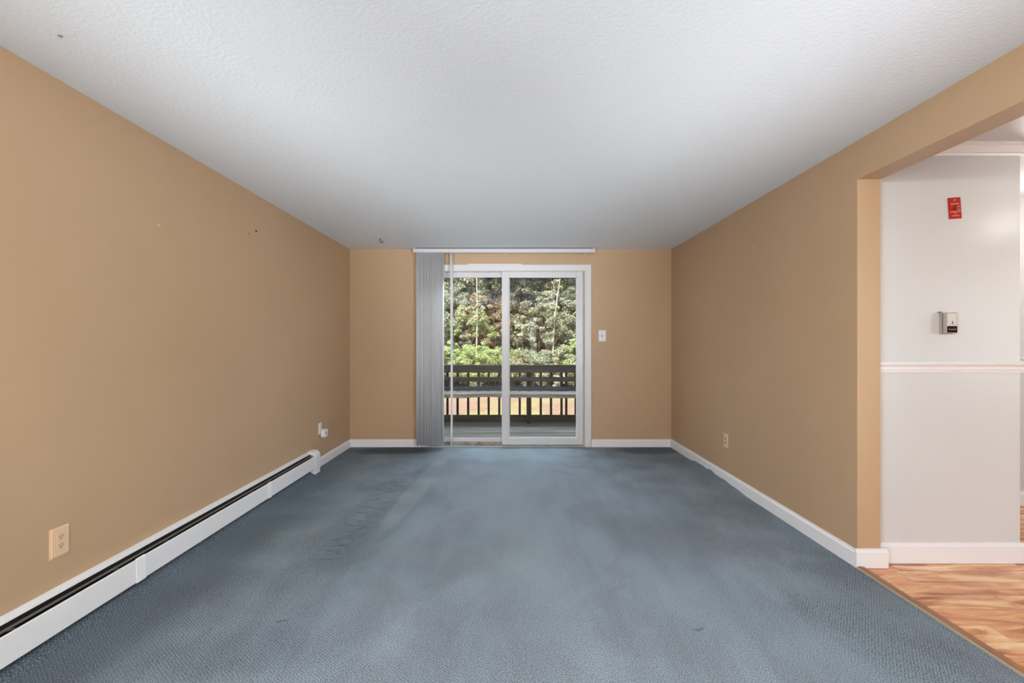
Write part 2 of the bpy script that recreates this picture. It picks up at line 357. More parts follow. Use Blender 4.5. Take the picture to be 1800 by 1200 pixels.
# right wall, header over the wide opening, far end behind the camera
struct(B('wall_right', [(XR, XJ, YJ, YB, 0, ZC), (XR, XJ, -1.2, YJ, HEAD, ZC), (XR, XJ, YR-.1, -1.2, 0, ZC)], tan))
# wall behind the camera with the narrow window that mirrors in the patio glass
struct(B('wall_rear', [(XL-.12, .55, YR-.1, YR, 0, ZC), (.83, XJ, YR-.1, YR, 0, ZC), (.55, .83, YR-.1, YR, 0, .75), (.55, .83, YR-.1, YR, 2.1, ZC)], tan))
# dining side: white stub wall facing the camera, passage wall beyond, outer walls
WX1 = (1793-CX)/F*YW
struct(B('wall_dining', (XJ, WX1, YW, YW+.12, 0, ZC), white_wall))
struct(B('wall_passage', (XJ, 6.0, 3.54, 3.66, 0, ZC), white_wall))
struct(B('wall_dining_right', [(6, 6.12, YR-.1, -1.3, 0, ZC), (6, 6.12, 1.7, 3.66, 0, ZC), (6, 6.12, -1.3, 1.7, 0, .7), (6, 6.12, -1.3, 1.7, 2.2, ZC)], white_wall))
struct(B('wall_dining_rear', [(XJ, 3.0, YR-.1, YR, 0, ZC), (5.4, 6.0, YR-.1, YR, 0, ZC), (3.0, 5.4, YR-.1, YR, 0, .7), (3.0, 5.4, YR-.1, YR, 2.2, ZC)], white_wall))
# roof and outside walls keep the sun off the deck
bm = bmesh.new(); prism(bm, [(-4.3, 2.62), (6.15, 2.62), (6.15, 2.74), (1.2, 4.5), (-4.3, 2.74)], -7, 9, 'x'); struct(obj('roof', bm, roof_m))
struct(B('wall_exterior', [(XL-5, XL-.12, YB, YB+.14, -.3, 2.62), (XJ+.002, 8.9, YB+.002, YB+.14, -.3, 2.62)], siding))
struct(B('wall_exterior_header', (XL-.12, XJ, YB+.121, YB+.145, 2.2, 2.62), siding))

# baseboards
def base_prof(h, t): return [(0, 0), (t, 0), (t, h-.018), (t*.55, h-.010), (t*.5, h-.002), (t*.3, h), (0, h)]
def baseb(name, a, b, pos, face, h=.098, t=.015, m=white_trim):
    """face: direction the board faces"""
    bm = bmesh.new(); pf = base_prof(h, t)
    if face == '-y': prism(bm, [(pos-u, v_) for u, v_ in pf], a, b, 'x')
    if face == '+x': prism(bm, [(pos+u, v_) for u, v_ in pf], a, b, 'y')
    if face == '-x': prism(bm, [(pos-u, v_) for u, v_ in pf], a, b, 'y')
    return struct(obj(name, bm, m))
CASL = (740.5-CX)/F*YB; CASR = (1039.5-CX)/F*YB
baseb('baseboard_back_left', XL+.0005, CASL, YB, '-y', .092)
baseb('baseboard_back_right', CASR, XR-.0005, YB, '-y', .092)
baseb('baseboard_left', 4.487, YB-.0155, XL, '+x', .092)
baseb('baseboard_right', YJ+.0003, YB-.0155, XR, '-x', .098)
# block that wraps the end of the wall
bm = bmesh.new(); pf = base_prof(.105, .015); prism(bm, [(YJ-u, v_) for u, v_ in pf], XR-.0150, XJ+.033, 'x')
prism(bm, [(XJ+u*2.2, v_) for u, v_ in pf], YJ+.0005, YW-.016, 'y'); struct(obj('baseboard_jamb', bm, white_trim))
bm = bmesh.new(); pf = base_prof(.115, .016); prism(bm, [(YW-u, v_) for u, v_ in pf], XJ, WX1+.016, 'x')
prism(bm, [(WX1+u, v_) for u, v_ in pf], YW+.0005, YW+.12, 'y'); struct(obj('baseboard_dining', bm, white_trim))
bm = bmesh.new(); prism(bm, [(3.54-u, v_) for u, v_ in base_prof(.115, .016)], XJ, 6, 'x'); struct(obj('baseboard_passage', bm, white_trim))
# chair rail (trim_1), crown (trim_2), passage rail (trim_3)
CR = [(0, 1.092), (.008, 1.092), (.010, 1.104), (.014, 1.108), (.016, 1.125), (.026, 1.136), (.030, 1.146), (.026, 1.152), (0, 1.152)]
bm = bmesh.new(); prism(bm, [(YW-u, v_) for u, v_ in CR], XJ, WX1+.02, 'x'); prism(bm, [(WX1+u*.7, v_) for u, v_ in CR], YW+.0005, YW+.12, 'y'); struct(obj('trim_1', bm, white_trim))
CW = [(0, 2.335), (.010, 2.335), (.014, 2.345), (.022, 2.352), (.040, 2.380), (.050, 2.388), (.052, 2.3995), (0, 2.3995)]
bm = bmesh.new(); prism(bm, [(YW-u, v_) for u, v_ in CW], XJ+.001, WX1+.03, 'x'); struct(obj('trim_2', bm, white_trim))
bm = bmesh.new(); prism(bm, [(3.54-u, v_) for u, v_ in CR], XJ, 6, 'x'); struct(obj('trim_3', bm, white_trim))
# wood reducer between carpet and laminate, with its pale carpet-side edge
bm = bmesh.new(); prism(bm, [(1.939, .000), (1.939, .010), (1.950, .013), (1.975, .010), (1.985, -.002)], YR+.01, YJ-.016, 'y'); struct(obj('trim_4', bm, oak))
bm = bmesh.new(); prism(bm, [(1.933, .0), (1.934, .008), (1.9385, .010), (1.9385, .0)], YR+.01, YJ-.016, 'y'); struct(obj('trim_5', bm, pale_strip))

# ------------------------------------------------------------------ patio sliding door (door_1)
door = struct(bpy.data.objects.new('door_1', None)); C.objects.link(door); door.location = ((DX0+DX1)/2, YB, 0)
def D(name, dims, m, parent=None, bevel=.002):
    o = B(name, dims, m, parent or door, bevel); o.matrix_parent_inverse = Matrix.Translation(-door.location) if parent is None else Matrix.Identity(4); return o
y0 = YB-.018
czt = CAMZ-(465-CY)/F*y0; czi = CAMZ-(475.5-CY)/F*y0
cxi = (1028-CX)/F*y0; cxo = (1039.3-CX)/F*y0; cxl = (740.5-CX)/F*y0; cxli = (752-CX)/F*y0
D('casing', [(cxl, cxli, y0, YB, 0, czi), (cxi, cxo, y0, YB, 0, czi), (cxl, cxo, y0, YB, czi, czt)], casing_m)
bm = bmesh.new(); prism(bm, [(YB, czt), (YB-.012, czt), (YB-.012, czt+.012), (YB, czt+.012)], (822-CX)/F*y0, (917-CX)/F*y0, 'x'); o = obj('casing_cap', bm, casing_m, door); o.matrix_parent_inverse = Matrix.Translation(-door.location)
fx1 = (1025.5-CX)/F*YB; fzt = CAMZ-(477-CY)/F*YB
D('frame', [(DX0, DX0+.03, YB-.008, YB+.119, .012, DZ1), (fx1, DX1, YB-.008, YB+.119, .012, DZ1), (DX0+.03, fx1, YB-.008, YB+.119, fzt, DZ1), (DX0+.03, fx1, YB+.0715, YB+.119, fzt-.035, fzt)], vinyl, bevel=.002)
D('sill', [(DX0, DX1, YB-.03, YB+.125, .001, .014)], alum)
D('track', [(DX0+.03, fx1, YB+.005, YB+.05, .0142, .026)], track)
# sliding panel, in the inner track
ys0, ys1 = YB-.004, YB+.036
sx0, sx1 = (882-CX)/F*ys0, (1024.6-CX)/F*ys0
gx0, gx1 = (894.5-CX)/F*ys0, (1014-CX)/F*ys0
sz0, sz1 = CAMZ-(781.2-CY)/F*ys0, fzt-.002
gz0, gz1 = CAMZ-(769.5-CY)/F*ys0, CAMZ-(488-CY)/F*ys0
sl = D('sliding_panel', [(sx0, gx0, ys0, ys1, sz0, sz1), (gx1, sx1, ys0, ys1, sz0, sz1), (gx0, gx1, ys0, ys1, sz0, gz0), (gx0, gx1, ys0, ys1, gz1, sz1)], vinyl)
def kid(name, dims, m, par, bevel=0):
    o = B(name, dims, m, None, bevel); o.parent = par
    return o
sl.location = (0, 0, 0)
kid('glass_pane', (gx0-.004, gx1+.004, ys0+.020, ys0+.026, gz0-.004, gz1+.004), glass, sl)
kid('gasket', [(gx0, gx1, ys0+.012, ys0+.019, gz1-.006, gz1-.0005), (gx0, gx0+.003, ys0+.012, ys0+.019, gz0, gz1-.006)], rubber, sl)
kid('glazing_bead', [(gx0, gx1, ys0+.006, ys0+.019, gz0, gz0+.008), (gx0+.0035, gx0+.010, ys0+.008, ys0+.019, gz0+.008, gz1-.006), (gx1-.008, gx1, ys0+.008, ys0+.019, gz0+.008, gz1-.006)], white_trim, sl)
hz0, hz1 = CAMZ-(622.5-CY)/F*YB, CAMZ-(610.5-CY)/F*YB
kid('handle', [(gx1-.034, gx1-.012, ys0+.0275, ys0+.075, hz0, hz1)], black, sl, .004)
bm = bmesh.new()
for yy, r in ((607.3, .006), (625, .004), (647, .0045)): disc(bm, ((1020.3-CX)/F*ys0, ys0-.001, CAMZ-(yy-CY)/F*ys0), r, .0015, 12)
o = obj('screw_holes', bm, black, sl)
# fixed panel behind it
yf0, yf1 = YB+.052, YB+.092
fgx0, fgx1 = DX0+.10, (884-CX)/F*yf0
fz0, fzg0, fzg1 = CAMZ-(776-CY)/F*yf0, CAMZ-(770-CY)/F*yf0, CAMZ-(487.5-CY)/F*yf0
fp = D('fixed_panel', [(DX0+.031, fgx0, yf0, YB+.0705, fz0, fzt-.001), (fgx1, fgx1+.07, yf0, YB+.0705, fz0, fzt-.001), (fgx0, fgx1, yf0, YB+.0705, fz0, fzg0), (fgx0, fgx1, yf0, YB+.0705, fzg1, fzt-.001)], vinyl)
kid('glass_pane', (fgx0-.004, fgx1+.004, yf0+.008, yf0+.014, fzg0-.004, fzg1+.004), glass, fp)
kid('glazing_bead', [(fgx0, fgx1, yf0-.006, yf0-.0003, fzg0, fzg0+.008)], white_trim, fp)
D('sill_riser', [(DX0+.03, fx1, YB+.0505, YB+.119, .0142, fz0-.0005)], track)

# windows behind the camera (the left one is added for fill light)
def window(name, horiz, a0, a1, z0, z1, pos, dirn, mull=1):
    r = struct(bpy.data.objects.new(name, None)); C.objects.link(r)
    t = .05
    def bx_(p0, p1, q0, q1, d0, d1):
        return (p0, p1, pos+min(d0*dirn, d1*dirn), pos+max(d0*dirn, d1*dirn), q0, q1) if horiz else (pos+min(d0*dirn, d1*dirn), pos+max(d0*dirn, d1*dirn), p0, p1, q0, q1)
    fr_ = [bx_(a0, a0+t, z0, z1, .02, .09), bx_(a1-t, a1, z0, z1, .02, .09), bx_(a0+t, a1-t, z0, z0+t, .02, .09), bx_(a0+t, a1-t, z1-t, z1, .02, .09)]
    for k in range(1, mull+1):
        c_ = a0+(a1-a0)*k/(mull+1); fr_.append(bx_(c_-.02, c_+.02, z0+t, z1-t, .03, .08))
    B('window_frame', fr_, vinyl, r); B('glass_pane', [bx_(a0+t-.003, a1-t+.003, z0+t-.003, z1-t+.003, .095, .10)], glass, r)
window('added_window', False, -2.15, -.45, .78, 2.12, XL, -1)  # unseen window added to hold the left fill light
window('window_2', True, .55, .83, .75, 2.1, YR, -1, 0)
window('window_3', False, -1.3, 1.7, .7, 2.2, 6, 1, 2)
window('window_4', True, 3.0, 5.4, .7, 2.2, YR, -1)

# ------------------------------------------------------------------ vertical blind
yb = 5.455
bl = thing('vertical_blind', 'white vertical blind drawn into a stack at the left of the patio door', 'blind', (-1.16, yb, 0))
def BK(name, bm, m, par=bl, root=bl, **k):
    o = obj(name, bm, m, par, **k)
    if par is root: o.matrix_parent_inverse = Matrix.Translation(-root.location)
    return o
rx0, rx1 = (729.5-CX)/F*5.435, (1043-CX)/F*5.435
rz0, rz1 = CAMZ-(443.6-CY)/F*5.435, CAMZ-(436.6-CY)/F*5.435
bm = bmesh.new(); box(bm, rx0, rx1, 5.435, 5.478, rz0, rz1); BK('headrail', bm, rail_m, bevel=.003)
for a, b in ((rx0-.022, rx0-.0005), (rx1+.0005, rx1+.022)):
    bm = bmesh.new(); box(bm, a, b, 5.432, 5.481, rz0-.003, rz1+.002); BK('end_cap', bm, cream, bevel=.002)
bm = bmesh.new(); box(bm, rx0+.01, rx1-.01, 5.430, 5.4345, rz1-.001, rz1+.003); BK('gap_shade_strip', bm, dark_metal_shade)  # near-black strip standing in for the shaded gap above the rail
for xx in (888, 1029):
    xc = (xx-CX)/F*5.45; bm = bmesh.new(); tube(bm, [(xc-.009, yb, rz0), (xc-.009, yb, rz0-.016), (xc, yb, rz0-.024), (xc+.009, yb, rz0-.016), (xc+.009, yb, rz0)], .003, 6); BK('carrier_clip', bm, cream)
for xx in (790, 888):
    xc = (xx-CX)/F*5.45; bm = bmesh.new(); box(bm, xc-.012, xc+.012, 5.44, 5.50, rz1+.0032, ZC-.0005); BK('bracket', bm, grey_metal)
def vane_bm(xc, yc, z0, z1, a0, a1, width=.089, n=9, nz=2, bow=.006):
    bm = bmesh.new(); rows = []
    for iz in range(nz):
        f = iz/(nz-1); z = z0+(z1-z0)*f; ang = a0+(a1-a0)*f; ca, sa = math.cos(ang), math.sin(ang)
        front, back = [], []
        for k in range(n):
            u = -1+2*k/(n-1); s = u*width/2; q = bow*(1-u*u)
            for lst, th in ((front, .0006), (back, -.0006)):
                lx, ly = q+th, s
                lst.append(bm.verts.new((xc+lx*ca-ly*sa, yc+lx*sa+ly*ca, z)))
        rows.append((front, back))
    for iz in range(nz-1):
        for w_ in (0, 1):
            A, B_ = rows[iz][w_], rows[iz+1][w_]
            for k in range(n-1): bm.faces.new((A[k], A[k+1], B_[k+1], B_[k]))
        for k in (0, n-1): bm.faces.new((rows[iz][0][k], rows[iz][1][k], rows[iz+1][1][k], rows[iz+1][0][k]))
    for iz in (0, nz-1):
        for k in range(n-1): bm.faces.new((rows[iz][0][k], rows[iz][0][k+1], rows[iz][1][k+1], rows[iz][1][k]))
    return bm
vx0, vx1 = -1.122, -.812
NV = 25; rv = random.Random(3)
for i in range(NV):
    xc = vx0+(vx1-vx0)*i/(NV-1)+rv.uniform(-.0015, .0015)
    a = math.radians(rv.uniform(-1.3, 1.3)-2)
    BK('vane', vane_bm(xc, yb+.005, .035+rv.uniform(0, .012), rz0-.006, a+rv.uniform(-.02, .02), a), blind_m, smooth=True)
BK('vane', vane_bm(-.710, yb+.005, .040, rz0-.006, math.radians(-7), math.radians(-14), nz=14), blind_m, smooth=True)

# ------------------------------------------------------------------ baseboard heater
he = thing('baseboard_heater', 'long white hydronic baseboard heater along the foot of the left tan wall', 'heater', (XL, 4.48, 0))
def HK(name, bm, m, par=he, **k): return BK(name, bm, m, par, he, **k)
HY0, HY1 = -.55, 4.455
x = XL
bm = bmesh.new(); prism(bm, [(x+.0005, .02), (x+.006, .02), (x+.006, .205), (x+.026, .200), (x+.028, .192), (x+.030, .192), (x+.028, .203), (x+.004, .2115), (x+.0005, .2115)], HY0, HY1, 'y'); HK('back_panel', bm, heat_w)
bm = bmesh.new(); prism(bm, [(x+.075, .062), (x+.078, .058), (x+.079, .150), (x+.0785, .170), (x+.074, .1735), (x+.072, .172), (x+.0755, .168), (x+.0755, .148)], HY0, HY1, 'y'); HK('front_cover', bm, heat_w)
bm = bmesh.new(); prism(bm, [(x+.046, .178), (x+.056, .1745), (x+.057, .1775), (x+.047, .182)], HY0, HY1, 'y'); HK('damper', bm, grey_metal)
bm = bmesh.new(); box(bm, x+.007, x+.062, HY0, HY1, .06, .150); box(bm, x+.007, x+.036, HY0, HY1, .1505, .186); box(bm, x+.0065, x+.030, HY0, HY1, .036, .0595); HK('fins_and_shade_boxes', bm, dark_metal_shade)  # fins, plus near-black boxes standing in for shade in slot and gap
def capprof(e): 
    p = [(x+.0005, -.001), (x+.080+e, -.001), (x+.080+e, .165)]
    for k in range(7): t = k/6*PI/2; p.append((x+.030+(.050+e)*math.cos(t), .165+(.050+e)*math.sin(t)))
    return p+[(x+.0005, .215+e)]
bm = bmesh.new(); prism(bm, capprof(.0015), 4.375, 4.481, 'y'); HK('end_cap', bm, heat_w, bevel=.002)
for yy, wd in ((px(1,1,1).y*1.88*F/(898-247.5)/1.0 if False else 2.312, .058), (3.55, .045)):
    bm = bmesh.new(); prism(bm, [(x+.0795, .056), (x+.0825, .056), (x+.0825, .172), (x+.074, .177), (x+.074, .1745), (x+.0795, .171)], yy-wd/2, yy+wd/2, 'y'); HK('splice_plate', bm, splice_m)
for yy in (2.18, 2.50, 3.32, 1.72, 4.30):
    bm = bmesh.new(); tube(bm, [(x+.050, yy, .171), (x+.063, yy+.01, .1735), (x+.063, yy+.02, .17)], .0022, 6); HK('bracket', bm, grey_metal)

# ------------------------------------------------------------------ wall plates
def rbox(bm, c, n, w_, h_, t, off=0, d=.0):
    pass
def plate_on(face, pos, u, z, w_, h_, t, off=0):
    """box on a wall: face '+x' left wall, '-x' right wall, '-y' wall facing camera"""
    if face == '+x': return (pos+off, pos+off+t, u-w_/2, u+w_/2, z-h_/2, z+h_/2)
    if face == '-x': return (pos-off-t, pos-off, u-w_/2, u+w_/2, z-h_/2, z+h_/2)
    return (u-w_/2, u+w_/2, pos-off-t, pos-off, z-h_/2, z+h_/2)
def wdisc(bm, face, pos, u, z, r, t, off, sq=1):
    if face == '+x': disc(bm, (pos+off, u, z), r, t, 20, 'x', sq)
    elif face == '-x': disc(bm, (pos-off-t, u, z), r, t, 20, 'x', sq)
    else: disc(bm, (u, pos-off-t, z), r, t, 20, 'y', sq)
def root_at(face, pos, u, z): return (pos, u, z) if face in ('+x', '-x') else (u, pos, z)
def outlet(label, face, pos, u, z, w_=.078, h_=.124, m=ivory, mr=ivory_dim, backing=False, t=.006):
    r = thing('wall_outlet', label, 'outlet', root_at(face, pos, u, z))
    K = lambda n_, bm, mm, par=r, **k: BK(n_, bm, mm, par, r, **k)
    off = 0
    if backing:
        bm = bmesh.new(); box(bm, *plate_on(face, pos, u-.003, z-.003, w_, h_+.004, .002)); K('backing_plate', bm, m); off = .0022
    bm = bmesh.new(); box(bm, *plate_on(face, pos, u, z, w_, h_, t, off)); K('plate', bm, m, bevel=.003)
    bm = bmesh.new(); wdisc(bm, face, pos, u, z, .0035, .001, off+t); K('screw', bm, mr)
    for s in (-1, 1):
        bm = bmesh.new(); wdisc(bm, face, pos, u, z+s*.0195, .0165, .0022, off+t, .86); q = K('receptacle', bm, mr, bevel=.0006)
        bm = bmesh.new()
        for du, hh in ((-.0062, .009), (.0062, .0075)): box(bm, *plate_on(face, pos, u+du, z+s*.0195+.003, .002, hh, .0004, off+t+.0022))
        wdisc(bm, face, pos, u, z+s*.0195-.0075, .0026, .0004, off+t+.0022); K('slots', bm, slot_m, q)
    return r
outlet('ivory duplex outlet on the left wall above the long white heater', '+x', XL, 1.971, .404, backing=True)
outlet('small ivory duplex outlet low on the right tan wall', '-x', XR, 4.123, .379, mr=Mat('tan_receptacle', (.50, .36, .22, 1), .5))
outlet('white outlet near the back left corner, mostly hidden by a plugged-in device', '+x', XL, 4.665, .385, .074, .118, white_pl, white_pl)
# plugged-in device on that outlet
pd = thing('plug_in_device', 'rounded white plug-in device in the outlet near the back left corner', 'plug-in device', (XL, 4.68, .335))
bm = bmesh.new(); prof = []
for k in range(20):
    t = 2*PI*k/20; cu, su = math.cos(t), math.sin(t)
    prof.append((4.700+.050*math.copysign(abs(cu)**.6, cu), .333+.044*math.copysign(abs(su)**.6, su)))
prism(bm, prof, XL+.0105, XL+.052, 'x'); BK('body', bm, white_pl, pd, pd, bevel=.008, seg=3)
bm = bmesh.new(); box(bm, XL+.0522, XL+.0532, 4.69, 4.712, .325, .347); BK('indicator', bm, Mat('grey_indicator', (.3,.33,.33,1), .4), pd, pd)

# light switch beside the door
sw = thing('light_switch', 'white toggle switch plate on the back wall right of the patio door', 'light switch', ((1058.5-CX)/F*YB, YB, 1.35))
ux = (1058.5-CX)/F*YB
bm = bmesh.new(); box(bm, *plate_on('-y', YB, ux, 1.35, .090, .136, .006)); BK('plate', bm, white_pl, sw, sw, bevel=.003)
bm = bmesh.new(); box(bm, *plate_on('-y', YB, ux, 1.35, .012, .026, .001, .006)); s1 = BK('toggle_slot', bm, Mat('grey_slot', (.12,.12,.12,1), .5), sw, sw)
bm = bmesh.new(); prism(bm, [(YB-.007, 1.342), (YB-.007, 1.354), (YB-.018, 1.362), (YB-.018, 1.356)], ux-.0035, ux+.0035, 'x'); BK('toggle', bm, white_pl, sw, sw)
for s in (-1, 1):
    bm = bmesh.new(); wdisc(bm, '-y', YB, ux, 1.35+s*.038, .003, .001, .006); BK('screw', bm, white_pl, sw, sw)

# red emergency burner switch plate, hung a little crooked
P = px(1677.3, 366, YW); es = thing('emergency_switch', 'red oil burner emergency switch plate high on the white wall', 'switch', (P.x, YW, P.z))
def EK(name, bm, m, par=es, **k): return obj(name, bm, m, par, **k)
bm = bmesh.new(); box(bm, -.036, .036, -.006, 0, -.061, .061); EK('plate', bm, red, bevel=.003)
bm = bmesh.new(); box(bm, -.006, .006, -.0068, -.006, -.010, .016); EK('toggle_slot', bm, black)
bm = bmesh.new(); prism(bm, [(-.0068, -.005), (-.0068, .006), (-.020, -.006), (-.019, -.011)], -.0045, .0045, 'x'); EK('toggle', bm, Mat('red_toggle', (.42, .05, .02, 1), .4))
for z_ in (.034, -.032):
    bm = bmesh.new(); wdisc(bm, '-y', 0, .0, z_, .0032, .001, .006); EK('screw', bm, Mat('dark_red_screw', (.18, .02, .01, 1), .4) if z_ > 0 else redtxt)
for s_, z_, sz, wd in (('OIL', .0455, .009, .016), ('BURNER', .0235, .010, .046), ('ON', .007, .008, None), ('OFF', -.0105, .008, None), ('EMERGENCY', -.0215, .010, .062), ('SWITCH', -.0445, .009, .040)):
    xo = .022 if s_ in ('ON', 'OFF') else 0
    text('lettering', s_, sz, redtxt, es, (xo, -.0064, z_), (PI/2, 0, 0), wd)
es.rotation_euler = (0, math.radians(-4), 0)

# thermostat
sx_ = (1664.5-CX)/F*(YW-.047); st = thing('thermostat', 'small beige wall thermostat with a dark label, above the chair rail', 'thermostat', (sx_+.031, YW, 1.38))
TX0, TX1 = sx_, sx_+.0625
zt, zb = CAMZ-(549-CY)/F*(YW-.047), CAMZ-(585.5-CY)/F*(YW-.047)
bm = bmesh.new(); box(bm, TX0-.001, TX1+.001, YW-.016, YW, zb-.004, zt+.002); BK('wall_base', bm, stat_m, st, st, bevel=.002)
bm = bmesh.new(); box(bm, TX0+.002, TX1-.002, YW-.021, YW-.0165, zb, zt-.003); BK('seam', bm, stat_b, st, st)
bm = bmesh.new(); box(bm, TX0, TX1, YW-.045, YW-.0215, zb, zt); BK('cover', bm, stat_m, st, st, bevel=.003)
zl = zb+(zt-zb)*.345
bm = bmesh.new(); box(bm, TX0+.004, TX1-.005, YW-.0465, YW-.0452, zl+.001, zt-.005); BK('face_panel', bm, stat_f, st, st)
bm = bmesh.new(); box(bm, TX0+.003, TX1-.003, YW-.0465, YW-.0452, zb+.004, zl); BK('dark_label', bm, stat_d, st, st)
bm = bmesh.new(); box(bm, TX0-.010, TX0+.006, YW-.014, YW-.002, zt+.0022, zt+.007); BK('lever', bm, Mat('grey_lever', (.16,.17,.16,1), .4), st, st, bevel=.001)
xm = (TX0+TX1)/2
bm = bmesh.new(); prism(bm, [(xm-.004, zl+.013), (xm+.006, zl+.013), (xm+.003, zl+.024), (xm+.001, zl+.032), (xm-.001, zl+.024)], YW-.0472, YW-.0466, 'y'); BK('pointer', bm, stat_b, st, st)
t1 = text('lettering', 'Honeywell', .009, stat_t, st, (xm-st.location.x, -.0470, (zb+.004+zl)/2-1.38), (PI/2, 0, 0), .040)
t2 = text('scale_numbers', '50 60 70 80', .006, stat_m, st, (xm-st.location.x, -.0470, zl+.007-1.38), (PI/2, 0, 0), .040)

# small hardware left in walls and ceiling
hk = px(669, 417.6, 5.0); hx, hy = (669.5-CX)/F*4.98, 4.98
bm = bmesh.new(); pts = [(hx-.006, hy, ZC), (hx-.006, hy, ZC-.018)]
for k in range(9): t = PI-(k/8)*PI*1.25; pts.append((hx+.008+.015*math.cos(t), hy, ZC-.030+.014*math.sin(t)*-1 if False else ZC-.022-.020*math.sin((k/8)*PI*1.1)))
tube(bm, pts, .0038, 8)
disc(bm, (hx-.006, hy, ZC-.004), .010, .004, 14, 'z'); tag(obj('ceiling_hook', bm, black, smooth=False), 'small black curled hook screwed into the ceiling near the back wall', 'hook')
bm = bmesh.new(); c0 = px(106, 62.5, 1.686); tube(bm, [(c0.x-.006, c0.y-.003, ZC-.002), (c0.x+.002, c0.y, ZC-.004), (c0.x+.006, c0.y+.003, ZC-.002)], [.002, .0035, .002], 8)
tag(obj('ceiling_screw', bm, Mat('grey_screw', (.12,.12,.12,1), .5)), 'tiny grey screw stub in the ceiling at its near left', 'screw')
def stub(name, face, xx, yy, m, label, cat, r=.005, t=.006):
    pos = XL if face == '+x' else XR; d = abs(pos)*F/abs(xx-CX); z = CAMZ-(yy-CY)/F*d
    bm = bmesh.new(); wdisc(bm, face, pos, d, z, r, t, 0); wdisc(bm, face, pos, d, z, r*.55, .003, t)
    return tag(obj(name, bm, m), label, cat)
stub('wall_screw_or_chip', '+x', 449.5, 406, slot_m, 'tiny dark screw high on the left wall, nearest the patio door', 'screw', .006, .008)
stub('wall_screw_or_chip', '+x', 437, 411, Mat('tan_chip', (.25,.16,.10,1), .5), 'small tan chip mark just left of the tiny dark screw', 'screw', .004, .004)  # raised disc standing in for a chip in the wall
stub('wall_anchor', '+x', 279, 396, Mat('pale_anchor', (.66,.50,.36,1), .5), 'pale plastic anchor high on the left wall, nearest the camera', 'anchor', .006, .003)
stub('wall_screw_or_chip', '-x', 1228.5, 456, slot_m, 'tiny dark screw high on the right wall near the back corner', 'screw', .005, .003)
stub('wall_anchor', '-x', 1325, 435, Mat('cream_anchor', (.75,.55,.40,1), .5), 'pale plastic anchor high on the right tan wall', 'anchor', .005, .003)

# flush ceiling lamps: one in the dining area (its sheen shows on the white wall); those behind the camera and in the passage are added, unseen fill lamps
def lamp(label, loc, e):
    r = thing('ceiling_light', label, 'ceiling light', (loc[0], loc[1], ZC))
    bm = bmesh.new(); disc(bm, (0, 0, -.022), .10, .022, 32, 'z'); obj('lamp_base', bm, grey_metal, r)
    bm = bmesh.new(); n = 28; prev = None
    for i in range(7):
        t = i/6*PI/2; rr = .095*math.cos(t)+.001; z = -.023-.075*math.sin(t)
        ring = [bm.verts.new((rr*math.cos(2*PI*k/n), rr*math.sin(2*PI*k/n), z)) for k in range(n)]
        if prev:
            for k in range(n): bm.faces.new((prev[k], prev[(k+1) % n], ring[(k+1) % n], ring[k]))
        prev = ring
    bm.faces.new(prev); obj('lamp_shade', bm, lampm, r, smooth=True)
    L = bpy.data.objects.new('bulb', bpy.data.lights.new('bulb', 'POINT')); C.objects.link(L); L.data.energy = e; L.data.shadow_soft_size = .09
    L.data.color = (1, .95, .88); L.location = (loc[0], loc[1], ZC-.30)
lamp('round white flush lamp on the dining area ceiling', (3.5, 2.0), 3.5)
lamp('added round white flush lamp behind the camera, unseen, brightening the living room', (-.16, -1.5), 130)

lamp('added round white flush lamp, unseen, brightening the passage', (3.7, 3.12), 9)

# ------------------------------------------------------------------ deck, railing, bench
DZ = -.08
bm = bmesh.new(); yy = YB+.16; rb = random.Random(5)
while yy < 7.80:
    dz = rb.uniform(-.003, .003); box(bm, -5.2, 5.2, yy, yy+.134, DZ-.03+dz, DZ+dz); yy += .14
struct(obj('deck', bm, wood_deck, bevel=.003))
struct(B('deck_frame', [(-5.2, 5.2, YB+.16, YB+.20, -.32, -.115), (-5.2, 5.2, 7.80, 7.84, -.32, -.115)]+[(xx-.02, xx+.02, YB+.20, 7.80, -.32, -.115) for xx in (-5, -3, -1, 1, 3, 5)], wood_bal))
YRL = 7.86
def zy(y, d): return CAMZ-(y-CY)/F*d
ra = thing('deck_railing', 'weathered grey wooden deck railing with dark balusters beyond the patio door', 'railing', (0, YRL, DZ))
RK = lambda n_, bm, mm, par=ra, **k: BK(n_, bm, mm, par, ra, **k)
yr = YRL-.02
bm = bmesh.new(); box(bm, -5.2, 5.2, yr-.045, yr+.10, zy(644.5, yr), zy(642.5, yr)+.012); RK('cap_rail', bm, wood_rail, bevel=.004)
bm = bmesh.new(); box(bm, -5.2, 5.2, yr-.038, yr-.0005, zy(654.5, yr), zy(644.7, yr)); RK('top_rail', bm, wood_rail, bevel=.004)
bm = bmesh.new(); box(bm, -5.2, 5.2, yr-.038, yr-.0005, zy(670, yr), zy(662.3, yr)); RK('middle_rail', bm, wood_rail, bevel=.004)
bm = bmesh.new(); box(bm, -5.2, 5.2, yr-.038, yr-.0005, zy(686.6, yr), zy(678.8, yr)); RK('lower_rail', bm, wood_rail, bevel=.004)
bm = bmesh.new(); box(bm, -5.2, 5.2, yr-.060, yr-.0005, DZ+.003, zy(728.5, yr)); RK('toe_board', bm, wood_moss, bevel=.004)
bal = [786.6, 804.4, 823, 841.4, 859, 877.6, 895.6, 913.6, 950.6, 968.6, 987, 995.4, 1012, 1030, 1048.5, 1066.5, 1085, 1103, 1121, 1139.5]
bal += [786.6-18.2*k for k in range(1, 11)]
for b_ in bal:
    xc = (b_-CX)/F*YRL; bm = bmesh.new(); box(bm, xc-.019, xc+.019, YRL-.018, YRL+.02, DZ+.02, zy(643, YRL)-.02); RK('baluster', bm, wood_bal, bevel=.002)
